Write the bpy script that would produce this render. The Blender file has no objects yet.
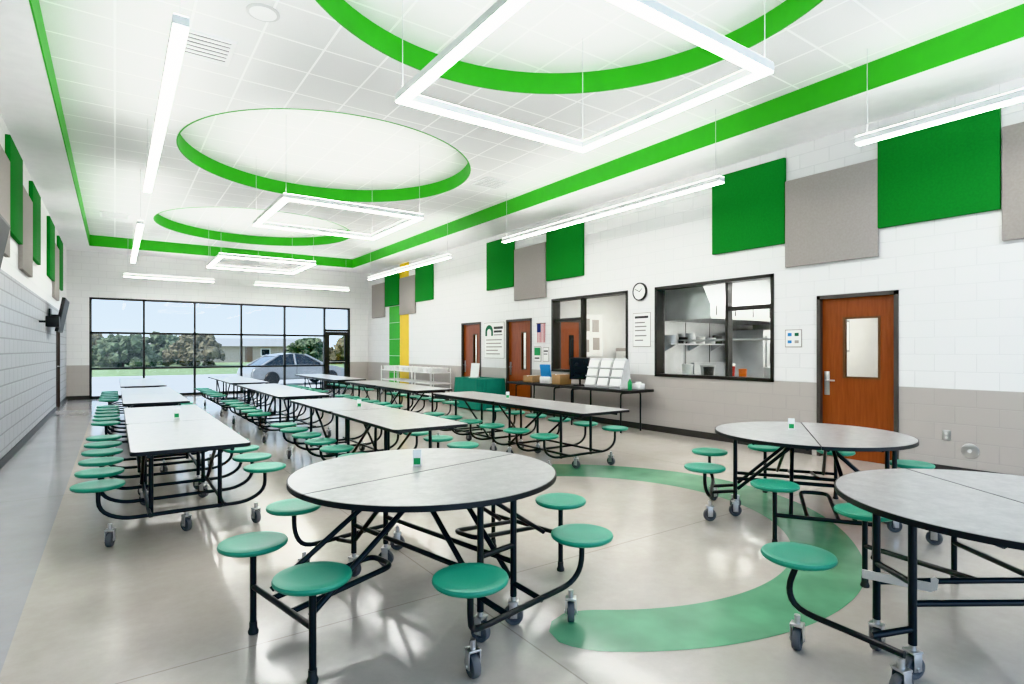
import bpy, bmesh, math, random
from mathutils import Vector, Matrix, noise
R = math.radians
random.seed(4)
sc = bpy.context.scene
C = sc.collection

# ------------------------------------------------------------------ materials
def nodes(name):
    m = bpy.data.materials.new(name); m.use_nodes = True
    nt = m.node_tree; b = nt.nodes['Principled BSDF']
    return m, nt, b
def math_(nt, op, a, b=None):
    n = nt.nodes.new('ShaderNodeMath'); n.operation = op
    for i, v in enumerate((a, b)):
        if v is None: continue
        if isinstance(v, (int, float)): n.inputs[i].default_value = v
        else: nt.links.new(v, n.inputs[i])
    return n.outputs[0]
def mix_(nt, f, a, b):
    n = nt.nodes.new('ShaderNodeMix'); n.data_type = 'RGBA'
    if isinstance(f, (int, float)): n.inputs[0].default_value = f
    else: nt.links.new(f, n.inputs[0])
    for i, v in ((6, a), (7, b)):
        if isinstance(v, tuple): n.inputs[i].default_value = (*v[:3], 1)
        else: nt.links.new(v, n.inputs[i])
    return n.outputs[2]
def coords(nt):
    t = nt.nodes.new('ShaderNodeTexCoord'); s = nt.nodes.new('ShaderNodeSeparateXYZ')
    nt.links.new(t.outputs['Object'], s.inputs[0])
    return t.outputs['Object'], s.outputs
def noise_(nt, co, scale, detail=3, rough=.5):
    n = nt.nodes.new('ShaderNodeTexNoise'); n.inputs['Scale'].default_value = scale
    n.inputs['Detail'].default_value = detail; n.inputs['Roughness'].default_value = rough
    nt.links.new(co, n.inputs['Vector']); return n.outputs[0]
def ramp01(nt, v, lo, hi):
    n = nt.nodes.new('ShaderNodeMapRange'); n.inputs[1].default_value = lo; n.inputs[2].default_value = hi
    nt.links.new(v, n.inputs[0]); return n.outputs[0]
def P(name, col, rough=.5, metal=0, var=.06, vs=6, bump=0, bs=150, emit=0, coat=0):
    m, nt, b = nodes(name)
    co, s = coords(nt)
    f = ramp01(nt, noise_(nt, co, vs), .3, .7)
    c = mix_(nt, f, tuple(x*(1-var) for x in col), tuple(min(1, x*(1+var)) for x in col))
    nt.links.new(c, b.inputs['Base Color'])
    b.inputs['Roughness'].default_value = rough; b.inputs['Metallic'].default_value = metal
    b.inputs['Coat Weight'].default_value = coat
    if emit:
        nt.links.new(c, b.inputs['Emission Color']); b.inputs['Emission Strength'].default_value = emit
    if bump:
        bn = nt.nodes.new('ShaderNodeBump'); bn.inputs['Strength'].default_value = bump; bn.inputs['Distance'].default_value = .004
        nt.links.new(noise_(nt, co, bs), bn.inputs['Height']); nt.links.new(bn.outputs[0], b.inputs['Normal'])
    return m
def line_mask(nt, v, s, w, off=0):
    a = math_(nt, 'MULTIPLY', math_(nt, 'ADD', v, off), 1/s)
    a = math_(nt, 'ABSOLUTE', math_(nt, 'SUBTRACT', math_(nt, 'FRACT', a), .5))
    return math_(nt, 'GREATER_THAN', a, .5 - w/(2*s))
def cmu(name, ua, low, high, thr, mort_low=.93, mort_high=.88, ms=.006, bump=.4):
    m, nt, b = nodes(name); co, s = coords(nt)
    cb = nt.nodes.new('ShaderNodeCombineXYZ'); nt.links.new(s[ua], cb.inputs[0]); nt.links.new(s[2], cb.inputs[1])
    def bt(col, mf, ms):
        t = nt.nodes.new('ShaderNodeTexBrick'); t.inputs['Scale'].default_value = 1
        t.inputs['Brick Width'].default_value = .4; t.inputs['Row Height'].default_value = .2
        t.inputs['Mortar Size'].default_value = ms; t.inputs['Mortar Smooth'].default_value = .4
        t.inputs['Color1'].default_value = (*col, 1); t.inputs['Color2'].default_value = (*[x*.98 for x in col], 1)
        t.inputs['Mortar'].default_value = (*[x*mf for x in col], 1)
        nt.links.new(cb.outputs[0], t.inputs['Vector']); return t
    a = bt(low, mort_low, ms); h = bt(high, mort_high, .006)
    f = math_(nt, 'GREATER_THAN', s[2], thr)
    nt.links.new(mix_(nt, f, a.outputs[0], h.outputs[0]), b.inputs['Base Color'])
    b.inputs['Roughness'].default_value = .45
    bn = nt.nodes.new('ShaderNodeBump'); bn.inputs['Strength'].default_value = bump; bn.inputs['Distance'].default_value = .004; bn.invert = True
    nt.links.new(a.outputs['Fac'], bn.inputs['Height']); nt.links.new(bn.outputs[0], b.inputs['Normal'])
    return m
def glass_mat():
    m, nt, b = nodes('clear_glass'); nt.nodes.remove(b)
    out = [n for n in nt.nodes if n.type == 'OUTPUT_MATERIAL'][0]
    t = nt.nodes.new('ShaderNodeBsdfTransparent'); t.inputs[0].default_value = (.97, .985, .98, 1)
    g = nt.nodes.new('ShaderNodeBsdfGlossy'); g.inputs['Roughness'].default_value = .02
    lw = nt.nodes.new('ShaderNodeLayerWeight'); lw.inputs[0].default_value = .5
    f = math_(nt, 'ADD', math_(nt, 'MULTIPLY', math_(nt, 'POWER', lw.outputs['Facing'], 4), .4), .025)
    mx = nt.nodes.new('ShaderNodeMixShader')
    nt.links.new(f, mx.inputs[0]); nt.links.new(t.outputs[0], mx.inputs[1]); nt.links.new(g.outputs[0], mx.inputs[2])
    nt.links.new(mx.outputs[0], out.inputs[0]); return m
def wood_mat(name, a, b_):
    m, nt, b = nodes(name); co, s = coords(nt)
    mp = nt.nodes.new('ShaderNodeMapping'); mp.inputs['Scale'].default_value = (14, 14, 1.2); nt.links.new(co, mp.inputs[0])
    f = ramp01(nt, noise_(nt, mp.outputs[0], 2.5, 5, .6), .3, .7)
    nt.links.new(mix_(nt, f, a, b_), b.inputs['Base Color']); b.inputs['Roughness'].default_value = .35
    return m
def floor_mat():
    m, nt, b = nodes('polished_concrete'); co, s = coords(nt)
    n1 = ramp01(nt, noise_(nt, co, 1.1, 8, .7), .3, .7); n2 = ramp01(nt, noise_(nt, co, 14, 6, .7), .35, .65)
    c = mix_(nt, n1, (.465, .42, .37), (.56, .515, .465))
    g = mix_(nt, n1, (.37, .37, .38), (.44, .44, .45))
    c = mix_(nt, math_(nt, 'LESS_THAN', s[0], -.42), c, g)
    c = mix_(nt, math_(nt, 'MULTIPLY', n2, .22), c, (.40, .36, .315))
    l = math_(nt, 'MAXIMUM', line_mask(nt, s[0], 4.2, .008, 2.52), line_mask(nt, s[1], 4.2, .008, 1.2))
    c = mix_(nt, math_(nt, 'MULTIPLY', l, .5), c, (.20, .175, .15))
    nt.links.new(c, b.inputs['Base Color'])
    nt.links.new(math_(nt, 'ADD', math_(nt, 'MULTIPLY', n2, .02), .15), b.inputs['Roughness'])
    b.inputs['Specular IOR Level'].default_value = .75
    return m
def tile_mat(name, lo, hi, line, w):
    m, nt, b = nodes(name); co, s = coords(nt)
    l = math_(nt, 'MAXIMUM', line_mask(nt, s[0], .61, w), line_mask(nt, s[1], .61, w))
    n = ramp01(nt, noise_(nt, co, 120, 2), .35, .65)
    c = mix_(nt, n, (lo, lo, lo), (hi, hi, hi))
    nt.links.new(mix_(nt, l, c, (line, line, line)), b.inputs['Base Color']); b.inputs['Roughness'].default_value = .8
    return m
def speck_mat():
    m, nt, b = nodes('grey_laminate'); co, s = coords(nt)
    n1 = ramp01(nt, noise_(nt, co, 11, 9, .75), .34, .66); n2 = ramp01(nt, noise_(nt, co, 45, 4, .7), .4, .6)
    c = mix_(nt, n1, (.31, .305, .30), (.44, .435, .425))
    c = mix_(nt, math_(nt, 'MULTIPLY', n2, .25), c, (.28, .275, .27))
    nt.links.new(c, b.inputs['Base Color']); b.inputs['Roughness'].default_value = .28
    return m
def flag_mat():
    m, nt, b = nodes('striped_cloth'); co, s = coords(nt)
    f = math_(nt, 'GREATER_THAN', math_(nt, 'FRACT', math_(nt, 'MULTIPLY', s[1], 1/.05)), .5)
    nt.links.new(mix_(nt, f, (.50, .04, .06), (.75, .75, .75)), b.inputs['Base Color']); return m

M = dict(
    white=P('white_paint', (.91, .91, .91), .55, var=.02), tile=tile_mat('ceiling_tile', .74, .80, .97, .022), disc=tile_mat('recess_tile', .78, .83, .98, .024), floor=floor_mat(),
    green=P('bright_green_paint', (.030, .38, .012), .5, var=.05), panel_g=P('green_felt', (.006, .19, .017), .9, var=.08, vs=40, bump=.4),
    panel_w=P('warm_grey_felt', (.37, .34, .315), .9, var=.05, vs=40, bump=.4), floor_g=P('green_floor_stain', (.155, .365, .22), .15, var=.2, vs=2.5),
    yellow=P('yellow_paint', (.80, .56, .03), .5, var=.03), teal=P('teal_plastic', (.036, .305, .197), .38, var=.05, vs=3, bump=.15, bs=300),
    black=P('black_tube_paint', (.012, .012, .013), .32, var=.2), edge=P('black_edge', (.016, .015, .015), .45), top=speck_mat(),
    rubber=P('grey_rubber', (.14, .14, .145), .6), chrome=P('zinc', (.6, .6, .6), .3, 1), steel=P('stainless', (.60, .61, .62), .42, 1, var=.1, vs=3), zinc=P('bright_zinc', (.80, .80, .77), .45, .6),
    bronze=P('dark_bronze', (.022, .02, .018), .4), frame_d=P('grey_door_frame', (.07, .062, .056), .45), wood=wood_mat('red_oak', (.205, .048, .014), (.285, .075, .024)),
    wood_l=wood_mat('brown_edge_wood', (.10, .05, .025), (.16, .08, .04)), glass=glass_mat(), base=P('charcoal_vinyl', (.05, .047, .045), .5),
    lamp=P('lamp_diffuser', (1, .985, .965), .5, var=0, emit=22), up=P('up_light_diffuser', (1, .985, .965), .5, var=0, emit=12), housing=P('white_fixture', (.85, .85, .85), .4, var=.02),
    kit_fill=P('kitchen_fill_glow', (1, .98, .95), .5, var=0, emit=22), cable=P('pale_cable', (.6, .6, .6), .4),
    paper=P('paper', (.85, .85, .83), .8, var=.03), ink=P('dark_ink', (.05, .05, .05), .8), blue=P('blue_ink', (.03, .22, .5), .7), red=P('red_plastic', (.50, .03, .02), .4),
    orange=P('orange_plastic', (.65, .15, .02), .4), cloth=P('teal_cloth', (.015, .18, .125), .9, var=.1), card=P('cardboard', (.36, .22, .11), .85, var=.08),
    screen=P('dark_screen', (.012, .014, .017), .15), tvscreen=P('matte_dark_screen', (.012, .014, .017), .55), flag=flag_mat(), navy=P('navy_cloth', (.02, .03, .15), .9), bin=P('white_plastic', (.78, .78, .76), .4),
    right=cmu('painted_block_right', 1, (.46, .425, .395), (.78, .775, .765), 1.0), far=cmu('painted_block_far', 0, (.46, .425, .395), (.81, .805, .795), 1.0),
    left=cmu('painted_block_left', 1, (.42, .43, .45), (.83, .825, .82), 2.45, .6, .9, .012, .6), kwall=P('kitchen_wall', (.62, .62, .60), .5, var=.03),
    conc=P('outdoor_concrete', (.42, .41, .40), .8, var=.1, vs=.6), grass=P('lawn', (.14, .19, .08), .9, var=.3, vs=2), leaf=P('foliage', (.075, .10, .055), .9, var=.6, vs=2.5, bump=1, bs=6),
    leaf_a=P('autumn_foliage', (.11, .095, .055), .9, var=.5, vs=2.5, bump=1, bs=6), bark=P('bark', (.1, .07, .05), .9),
    car_b=P('silver_paint', (.23, .235, .245), .3, .2, coat=.5), roof=P('grey_shingle', (.22, .215, .21), .9), brick=P('tan_brick', (.42, .34, .28), .9, var=.15),
    extgrn=P('green_card', (.02, .30, .09), .6), dkgrn=P('dark_green_ink', (.01, .13, .06), .7), border=P('grey_border', (.30, .29, .28), .7), chair=P('dark_chair_fabric', (.03, .03, .035), .9),
)

# ------------------------------------------------------------------ mesh helper
def fil(pts, r, n=4):
    pts = [Vector(p) for p in pts]; out = [pts[0]]
    for i in range(1, len(pts)-1):
        a, p, b = pts[i-1], pts[i], pts[i+1]
        p1 = p + (a-p).normalized()*min(r, (a-p).length*.48); p2 = p + (b-p).normalized()*min(r, (b-p).length*.48)
        for k in range(n+1):
            t = k/n; out.append(p1*(1-t)**2 + p*2*t*(1-t) + p2*t*t)
    out.append(pts[-1]); return out
class MB:
    def __init__(s): s.bm = bmesh.new()
    def box(s, x0, x1, y0, y1, z0, z1, bev=0, mat=None):
        mm = Matrix.Translation(((x0+x1)/2, (y0+y1)/2, (z0+z1)/2)) @ Matrix.Diagonal((abs(x1-x0), abs(y1-y0), abs(z1-z0), 1))
        v = bmesh.ops.create_cube(s.bm, size=1, matrix=(mat @ mm) if mat else mm)['verts']
        if bev:
            e = list({e for q in v for e in q.link_edges})
            bmesh.ops.bevel(s.bm, geom=e, offset=bev, segments=2, affect='EDGES', profile=.5)
        return s
    def tube(s, pts, r, seg=10):
        pts = [Vector(p) for p in pts]; rings = []; n = None; pt = None
        for i, p in enumerate(pts):
            t = ((pts[min(i+1, len(pts)-1)] - pts[max(i-1, 0)])).normalized()
            if n is None:
                n = t.orthogonal().normalized()
            else:
                n = pt.rotation_difference(t) @ n
            pt = t; b = t.cross(n)
            rings.append([s.bm.verts.new(p + (n*math.cos(2*math.pi*k/seg) + b*math.sin(2*math.pi*k/seg))*r) for k in range(seg)])
        for a, c in zip(rings, rings[1:]):
            for k in range(seg): s.bm.faces.new((a[k], a[(k+1) % seg], c[(k+1) % seg], c[k]))
        s.bm.faces.new(rings[0][::-1]); s.bm.faces.new(rings[-1]); return s
    def lathe(s, prof, mat=Matrix(), seg=28):
        rings = []
        for r, z in prof:
            if r < 1e-6: rings.append([s.bm.verts.new(mat @ Vector((0, 0, z)))])
            else: rings.append([s.bm.verts.new(mat @ Vector((r*math.cos(2*math.pi*k/seg), r*math.sin(2*math.pi*k/seg), z))) for k in range(seg)])
        for a, c in zip(rings, rings[1:]):
            for k in range(seg):
                j = (k+1) % seg
                if len(a) == 1 and len(c) == 1: continue
                if len(a) == 1: s.bm.faces.new((a[0], c[j], c[k]))
                elif len(c) == 1: s.bm.faces.new((a[k], a[j], c[0]))
                else: s.bm.faces.new((a[k], a[j], c[j], c[k]))
        return s
    def cyl(s, r, z0, z1, mat=Matrix(), seg=20): return s.lathe([(0, z0), (r, z0), (r, z1), (0, z1)], mat, seg)
    def prism(s, out, z0, z1, mat=Matrix()):
        a = [s.bm.verts.new(mat @ Vector((x, y, z0))) for x, y in out]; b = [s.bm.verts.new(mat @ Vector((x, y, z1))) for x, y in out]
        n = len(out)
        for k in range(n): s.bm.faces.new((a[k], a[(k+1) % n], b[(k+1) % n], b[k]))
        s.bm.faces.new(a[::-1]); s.bm.faces.new(b); return s
    def ring(s, o, i, z0, z1):
        L = [[s.bm.verts.new((x, y, z)) for x, y in q] for q, z in ((o, z0), (o, z1), (i, z1), (i, z0))]
        n = len(o)
        for a, b in ((0, 1), (1, 2), (2, 3), (3, 0)):
            for k in range(n): s.bm.faces.new((L[a][k], L[a][(k+1) % n], L[b][(k+1) % n], L[b][k]))
        return s
    def poly(s, pts): s.bm.faces.new([s.bm.verts.new(p) for p in pts]); return s
    def mesh(s, name, mat, flip=False):
        bmesh.ops.recalc_face_normals(s.bm, faces=s.bm.faces)
        me = bpy.data.meshes.new(name); s.bm.to_mesh(me); s.bm.free()
        me.polygons.foreach_set('use_smooth', [True]*len(me.polygons)); me.set_sharp_from_angle(angle=R(38))
        me.materials.append(mat); return me
    def build(s, name, mat, parent=None, loc=(0, 0, 0), rz=0): return put(name, s.mesh(name, mat), parent, loc, rz)
def put(name, me, parent=None, loc=(0, 0, 0), rz=0):
    o = bpy.data.objects.new(name, me); C.objects.link(o); o.location = loc; o.rotation_euler = (0, 0, rz)
    if parent: o.parent = parent
    return o
def tag(o, label, cat, group=None):
    o['label'] = label; o['category'] = cat
    if group: o['group'] = group
    return o
def thing(name, label, cat, loc=(0, 0, 0), rz=0, group=None):
    return tag(put(name, None, None, loc, rz), label, cat, group)
def struct(o): o['kind'] = 'structure'; return o
def copy_tree(o, parent=None):
    c = o.copy(); C.objects.link(c)
    if parent: c.parent = parent
    for ch in list(o.children): copy_tree(ch, c)
    return c
def cells(mb, ax, f0, f1, us, zs, holes):
    us = sorted(set(us + [h[0] for h in holes] + [h[1] for h in holes])); zs = sorted(set(zs + [h[2] for h in holes] + [h[3] for h in holes]))
    for a, b in zip(us, us[1:]):
        for c, d in zip(zs, zs[1:]):
            um, zm = (a+b)/2, (c+d)/2
            if any(h[0] < um < h[1] and h[2] < zm < h[3] for h in holes): continue
            if ax == 'x': mb.box(f0, f1, a, b, c, d)
            else: mb.box(a, b, f0, f1, c, d)
    return mb
def circ(cx, cy, r, n=48, a0=0): return [(cx+r*math.cos(a0+2*math.pi*k/n), cy+r*math.sin(a0+2*math.pi*k/n)) for k in range(n)]

# ------------------------------------------------------------------ room shell
XL, XR, YF, YB = -1.15, 7.9, 20.8, -3.0
ZS, ZC, RD = 4.35, 4.65, .25
FL, FR, FF = -.57, 6.87, 19.6
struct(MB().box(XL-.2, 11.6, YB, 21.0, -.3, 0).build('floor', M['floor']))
D1, D2, D3 = (2.97, 3.96, 0, 2.19), (10.46, 11.5, 0, 2.19), (12.68, 13.7, 0, 2.19)
W2, W3 = (4.58, 6.81, .98, 2.57), (7.46, 9.73, .98, 2.57)
struct(cells(MB(), 'x', XR, XR+.2, [YB, YF+.2], [0, 4.9], [D1, D2, D3, W2, W3]).build('wall_right', M['right']))
D4 = (17.3, 18.3, 0, 2.19)
struct(cells(MB(), 'x', XL-.2, XL, [YB, YF+.2], [0, 4.9], [D4]).build('wall_left', M['left']))
WX0, WX1, WZ = -.62, 7.2, 3.01
struct(cells(MB(), 'y', YF, YF+.2, [XL, XR], [0, 4.9], [(WX0, WX1, 0, WZ)]).build('wall_far', M['far']))
circles = [(3.13, 3.55), (3.13, 9.85), (3.13, 16.15)]; CR = 2.35
mb = MB()
mb.poly([(FL, YB, ZC), (FR, YB, ZC), (FR, .4, ZC), (FL, .4, ZC)])
for (cx, cy), (y0, y1) in zip(circles, ((.4, 6.7), (6.7, 13.0), (13.0, FF))):
    angs = [2*math.pi*k/96 for k in range(96)] + [math.atan2(y-cy, x-cx) % (2*math.pi) for x in (FL, FR) for y in (y0, y1)]
    angs = sorted(set(round(a, 6) for a in angs)); inn, outr = [], []
    for a in angs:
        c, s_ = math.cos(a), math.sin(a); inn.append(mb.bm.verts.new((cx+CR*c, cy+CR*s_, ZC)))
        t = min([((FR if c > 0 else FL)-cx)/c if abs(c) > 1e-6 else 1e9, ((y1 if s_ > 0 else y0)-cy)/s_ if abs(s_) > 1e-6 else 1e9])
        outr.append(mb.bm.verts.new((cx+t*c, cy+t*s_, ZC)))
    n = len(angs)
    for k in range(n): mb.bm.faces.new((inn[k], inn[(k+1) % n], outr[(k+1) % n], outr[k]))
struct(mb.build('ceiling', M['tile']))
mb = MB()
for cx, cy in circles: mb.poly([(x, y, ZC+RD) for x, y in circ(cx, cy, CR+.03, 96)])
struct(mb.build('ceiling', M['disc']))
tn = 1
def trim(mb, mat):
    global tn
    o = struct(mb.build('trim_%d' % tn, mat)); tn += 1; return o
for cx, cy in circles:
    trim(MB().ring(circ(cx, cy, CR+.02, 96), circ(cx, cy, CR, 96), ZC-.004, ZC+RD), M['green'])
mb = MB(); mb.box(FR+.015, XR, YB, YF, ZS, 4.9); mb.box(XL, FL-.015, YB, YF, ZS, 4.9); mb.box(FL-.015, FR+.015, FF+.015, YF, ZS, 4.9)
trim(mb, M['white'])
mb = MB(); mb.box(FR, FR+.015, YB, FF+.015, ZS-.003, ZC); mb.box(FL-.015, FL, YB, FF+.015, ZS-.003, ZC); mb.box(FL, FR, FF, FF+.015, ZS-.003, ZC)
trim(mb, M['green'])
mb = MB()
for k in range(5): mb.box(XR-.012, XR, 17.88, 18.75, .12+k*.57, .12+k*.57+.555)
trim(mb, M['green'])
trim(MB().box(XR-.006, XR, 17.15, 17.86, .1, ZS), M['yellow'])
mb = MB()
for a, b in [(YB, 2.9), (4.03, 10.39), (11.57, 12.61), (13.77, YF)]: mb.box(XR-.012, XR, a, b, 0, .11)
struct(mb.build('baseboard_right', M['base']))
mb = MB(); mb.box(XL, XL+.012, YB, 17.23, 0, .11); mb.box(XL, XL+.012, 18.37, YF, 0, .11); struct(mb.build('baseboard_left', M['base']))
mb = MB(); mb.box(XL, WX0, YF-.012, YF, 0, .11); mb.box(WX1, XR, YF-.012, YF, 0, .11); struct(mb.build('baseboard_far', M['base']))
def floor_arc():
    mb = MB(); v = []; n = 120
    for k in range(n+1):
        a = 224+(438-224)*k/n
        f = max(0, min(1, (a-300)/80)); f = f*f*(3-2*f)
        r0, r1 = 1.63+.08*f, 2.07+.33*f
        t = min(1, (a-224)/9); t = math.sqrt(max(0, 1-(1-t)**2)); m_ = (r0+r1)/2; h = (r1-r0)/2*(.25+.75*t)
        v.append([mb.bm.verts.new((3.2+r*math.cos(R(a)), 3.6+r*math.sin(R(a)), .0015)) for r in (m_-h, m_+h)])
    for p, q in zip(v, v[1:]): mb.bm.faces.new((p[0], p[1], q[1], q[0]))
    return mb
trim(floor_arc(), M['floor_g'])

# ------------------------------------------------------------------ doors and inner windows
def door(n, h, face, inward, lite, handle_lo):
    a, b, _, zt = h
    B = lambda mb, u0, u1, d0, d1, z0, z1, bev=0: mb.box(min(face+inward*d0, face+inward*d1), max(face+inward*d0, face+inward*d1), u0, u1, z0, z1, bev)
    mb = MB(); f0, f1 = sorted((face+inward*.05, face+inward*.095))
    cells(mb, 'x', f0, f1, [a+.05, b-.05], [.01, zt-.05], [lite])
    d = struct(mb.build('door_%d' % n, M['wood']))
    f = MB(); B(f, a, a+.05, -.015, .2, 0, zt); B(f, b-.05, b, -.015, .2, 0, zt); B(f, a, b, -.015, .2, zt-.05, zt); f.build('door_frame', M['frame_d'], d)
    l = MB(); e = .025
    for q in ((lite[0]-e, lite[0], lite[2]-e, lite[3]+e), (lite[1], lite[1]+e, lite[2]-e, lite[3]+e), (lite[0], lite[1], lite[3], lite[3]+e), (lite[0], lite[1], lite[2]-e, lite[2])):
        B(l, q[0], q[1], .04, .105, q[2], q[3])
    l.build('lite_frame', M['wood_l'], d)
    g = MB(); B(g, lite[0], lite[1], .07, .076, lite[2], lite[3]); g.build('pane', M['glass'], d)
    hy = b-.11 if handle_lo == 'hi' else a+.11
    k = MB(); B(k, hy-.035, hy+.035, .042, .052, .84, 1.16, .003)
    hx = face
    k.tube(fil([(face+inward*.05, hy, 1.04), (hx, hy, 1.04), (hx, hy+(-.12 if handle_lo == 'hi' else .12), 1.04)], .02), .011)
    hd = k.build('door_handle', M['chrome'], d); hd['label'] = 'satin metal lever handle'
    hy = a+.05 if handle_lo == 'hi' else b-.05
    for z in (.25, 1.05, 1.85):
        q = MB(); B(q, hy-.012, hy+.012, .03, .055, z, z+.11); q.build('hinge', M['chrome'], d)
    return d
door(1, D1, XR, 1, (3.22, 3.62, 1.10, 1.86), 'hi')
door(2, D2, XR, 1, (10.75, 10.92, 1.0, 1.86), 'hi')
door(3, D3, XR, 1, (12.97, 13.14, 1.0, 1.86), 'hi')
door(4, D4, XL, -1, (17.6, 17.76, 1.0, 1.86), 'hi')
def window(n, h, ys, zs):
    y0, y1, z0, z1 = h; mb = MB(); w = .05
    mb.box(XR-.015, XR+.2, y0, y0+w, z0, z1); mb.box(XR-.015, XR+.2, y1-w, y1, z0, z1)
    mb.box(XR-.015, XR+.2, y0, y1, z1-w, z1); mb.box(XR-.015, XR+.2, y0, y1, z0, z0+w)
    for y in ys: mb.box(XR+.02, XR+.14, y-w/2, y+w/2, z0, z1)
    for (a, b, z) in zs: mb.box(XR+.02, XR+.14, a, b, z-.032, z+.032)
    o = struct(mb.build('window_%d' % n, M['bronze'])); MB().box(XR+.07, XR+.076, y0+w, y1-w, z0+w, z1-w).build('pane', M['glass'], o)
window(2, W2, [5.38], [(4.6, 5.38, 2.1)]); window(3, W3, [8.78], [(8.78, 9.7, 2.1)])
xs = [WX0, .733, 2.11, 3.49, 4.88, 6.27, WX1]; mb = MB(); w = .06
for x in xs[1:-1]: mb.box(x-w/2, x+w/2, YF+.02, YF+.16, 0, WZ)
mb.box(WX0, WX0+w, YF+.02, YF+.16, 0, WZ); mb.box(WX1-w, WX1, YF+.02, YF+.16, 0, WZ)
for z0, z1, xa, xe in ((0, .08, WX0, 6.27), (WZ-w, WZ, WX0, WX1), (1.93, 2.0, WX0, 6.27), (.86, .92, WX0, 6.27), (2.13, 2.21, 6.27, WX1)):
    mb.box(xa, xe, YF+.02, YF+.16, z0, z1)
sf = struct(mb.build('window_1', M['bronze']))
MB().box(WX0+w, 6.24, YF+.08, YF+.09, .08, WZ-w).build('pane', M['glass'], sf)
MB().box(6.30, WX1-w, YF+.08, YF+.09, 2.21, WZ-w).build('pane', M['glass'], sf)
mb = MB(); mb.box(6.31, 6.44, YF+.04, YF+.10, .01, 2.12); mb.box(7.0, 7.13, YF+.04, YF+.10, .01, 2.12); mb.box(6.44, 7.0, YF+.04, YF+.10, 1.98, 2.12); mb.box(6.44, 7.0, YF+.04, YF+.10, .01, .28); mb.box(6.44, 7.0, YF+.04, YF+.10, .96, 1.08)
d5 = struct(mb.build('door_5', M['bronze'])); MB().box(6.44, 7.0, YF+.07, YF+.08, .28, 1.98).build('pane', M['glass'], d5)
MB().tube(fil([(6.45, YF+.05, 1.02), (6.45, YF, 1.02), (7.0, YF, 1.02), (7.0, YF+.05, 1.02)], .03), .014).build('push_bar', M['chrome'], d5)
# rooms behind the right wall
mb = MB(); mb.box(11.4, 11.6, 1.8, 14.6, 0, 3.0); struct(mb.build('wall_kitchen', M['kwall']))
mb = MB()
for y in (1.8, 4.3, 7.1, 10.1, 12.1, 14.5): mb.box(8.1, 11.4, y, y+.1, 0, 3.0)
struct(mb.build('wall_kitchen_side', M['kwall']))
struct(MB().box(8.1, 11.6, 1.8, 14.6, 2.95, 3.05).build('ceiling_kitchen', M['white']))
def kfill(x, y, label):  # glowing panel added to brighten the rooms behind the glass
    t = thing('added_light_panel', label, 'added light panel', (x, y, 2.95))
    MB().ring([(-.62, -.32), (.62, -.32), (.62, .32), (-.62, .32)], [(-.58, -.28), (.58, -.28), (.58, .28), (-.58, .28)], -.03, 0).build('frame', M['housing'], t)
    MB().box(-.58, .58, -.28, .28, -.02, -.012).build('diffuser', M['kit_fill'], t)
kfill(9.2, 4.9, 'flat ceiling panel added to light the kitchen behind the near window')
kfill(10.6, 5.3, 'flat ceiling panel added to light the back of the kitchen')
kfill(9.7, 8.6, 'flat ceiling panel added to light the office behind the monitor')
kfill(9.3, 3.0, 'flat ceiling panel added to light the room behind the near wooden door')
kfill(9.5, 11.0, 'flat ceiling panel added to light the room behind the middle wooden door')
kfill(9.5, 13.2, 'flat ceiling panel added to light the room behind the far wooden door')
# kitchen contents
YZ = Matrix(((0, 0, 1, 0), (1, 0, 0, 0), (0, 1, 0, 0), (0, 0, 0, 1)))
t = thing('range_hood', 'large stainless steel hood over the kitchen line behind the glass', 'range hood', (9.7, 6.6, 0))
MB().prism([(.48, 2.02), (.48, 2.93), (-.28, 2.93), (-.62, 2.25), (-.62, 2.02)], -1.35, 1.55, YZ).build('canopy', M['steel'], t)
MB().box(-1.36, 1.56, -.64, .49, 1.99, 2.02).build('rim', M['chrome'], t)
for k in range(5): MB().box(-1.2+k*.55, -1.17+k*.55, -.625, -.62, 2.05, 2.23).build('seam', M['base'], t)
t = thing('splash_panel', 'stainless steel wall panel behind the kitchen pots', 'wall panel', (9.7, 7.095, .95)); MB().box(-1.35, 1.5, -.012, 0, 0, 1.04).build('sheet', M['steel'], t)
for x in (-.6, .15, .9): MB().box(x-.008, x+.008, -.016, -.012, 0, 1.04).build('joint_strip', M['base'], t)
t = thing('kitchen_range', 'stainless steel cooking range under the kitchen hood', 'range', (9.75, 6.66, 0))
MB().box(-.55, .55, -.38, .38, .1, .92, .01).build('body', M['steel'], t); MB().box(-.55, .55, .3, .38, .92, 1.2).build('back_guard', M['steel'], t)
for x in (-.27, .27): MB().box(x-.22, x+.22, -.40, -.38, .25, .7).build('oven_door', M['screen'], t)
for x in (-.48, .48):
    for y in (-.3, .3): MB().cyl(.03, 0, .1, Matrix.Translation((x, y, 0))).build('leg', M['chrome'], t)
t = thing('oven_stack', 'tall stainless double oven in the kitchen behind the right hand panes', 'oven', (10.85, 6.6, 0))
MB().box(-.5, .5, -.38, .42, .12, 1.85, .01).build('body', M['steel'], t)
for z in (.25, 1.05):
    dd = MB().box(-.44, .3, -.42, -.385, z, z+.68, .008).build('door', M['steel'], t); MB().box(-.34, .2, -.425, -.42, z+.14, z+.54).build('pane', M['screen'], dd); MB().tube([(-.4, -.45, z+.62), (.26, -.45, z+.62)], .014).build('handle', M['chrome'], dd)
    MB().box(.33, .47, -.39, -.38, z, z+.68).build('control_panel', M['base'], t)
for x in (-.42, .42):
    for y in (-.3, .34): MB().cyl(.03, 0, .12, Matrix.Translation((x, y, 0))).build('leg', M['chrome'], t)
t = thing('wall_shelf', 'steel wall shelf with pots under the kitchen hood', 'shelf', (9.2, 7.078, 1.55))
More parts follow.
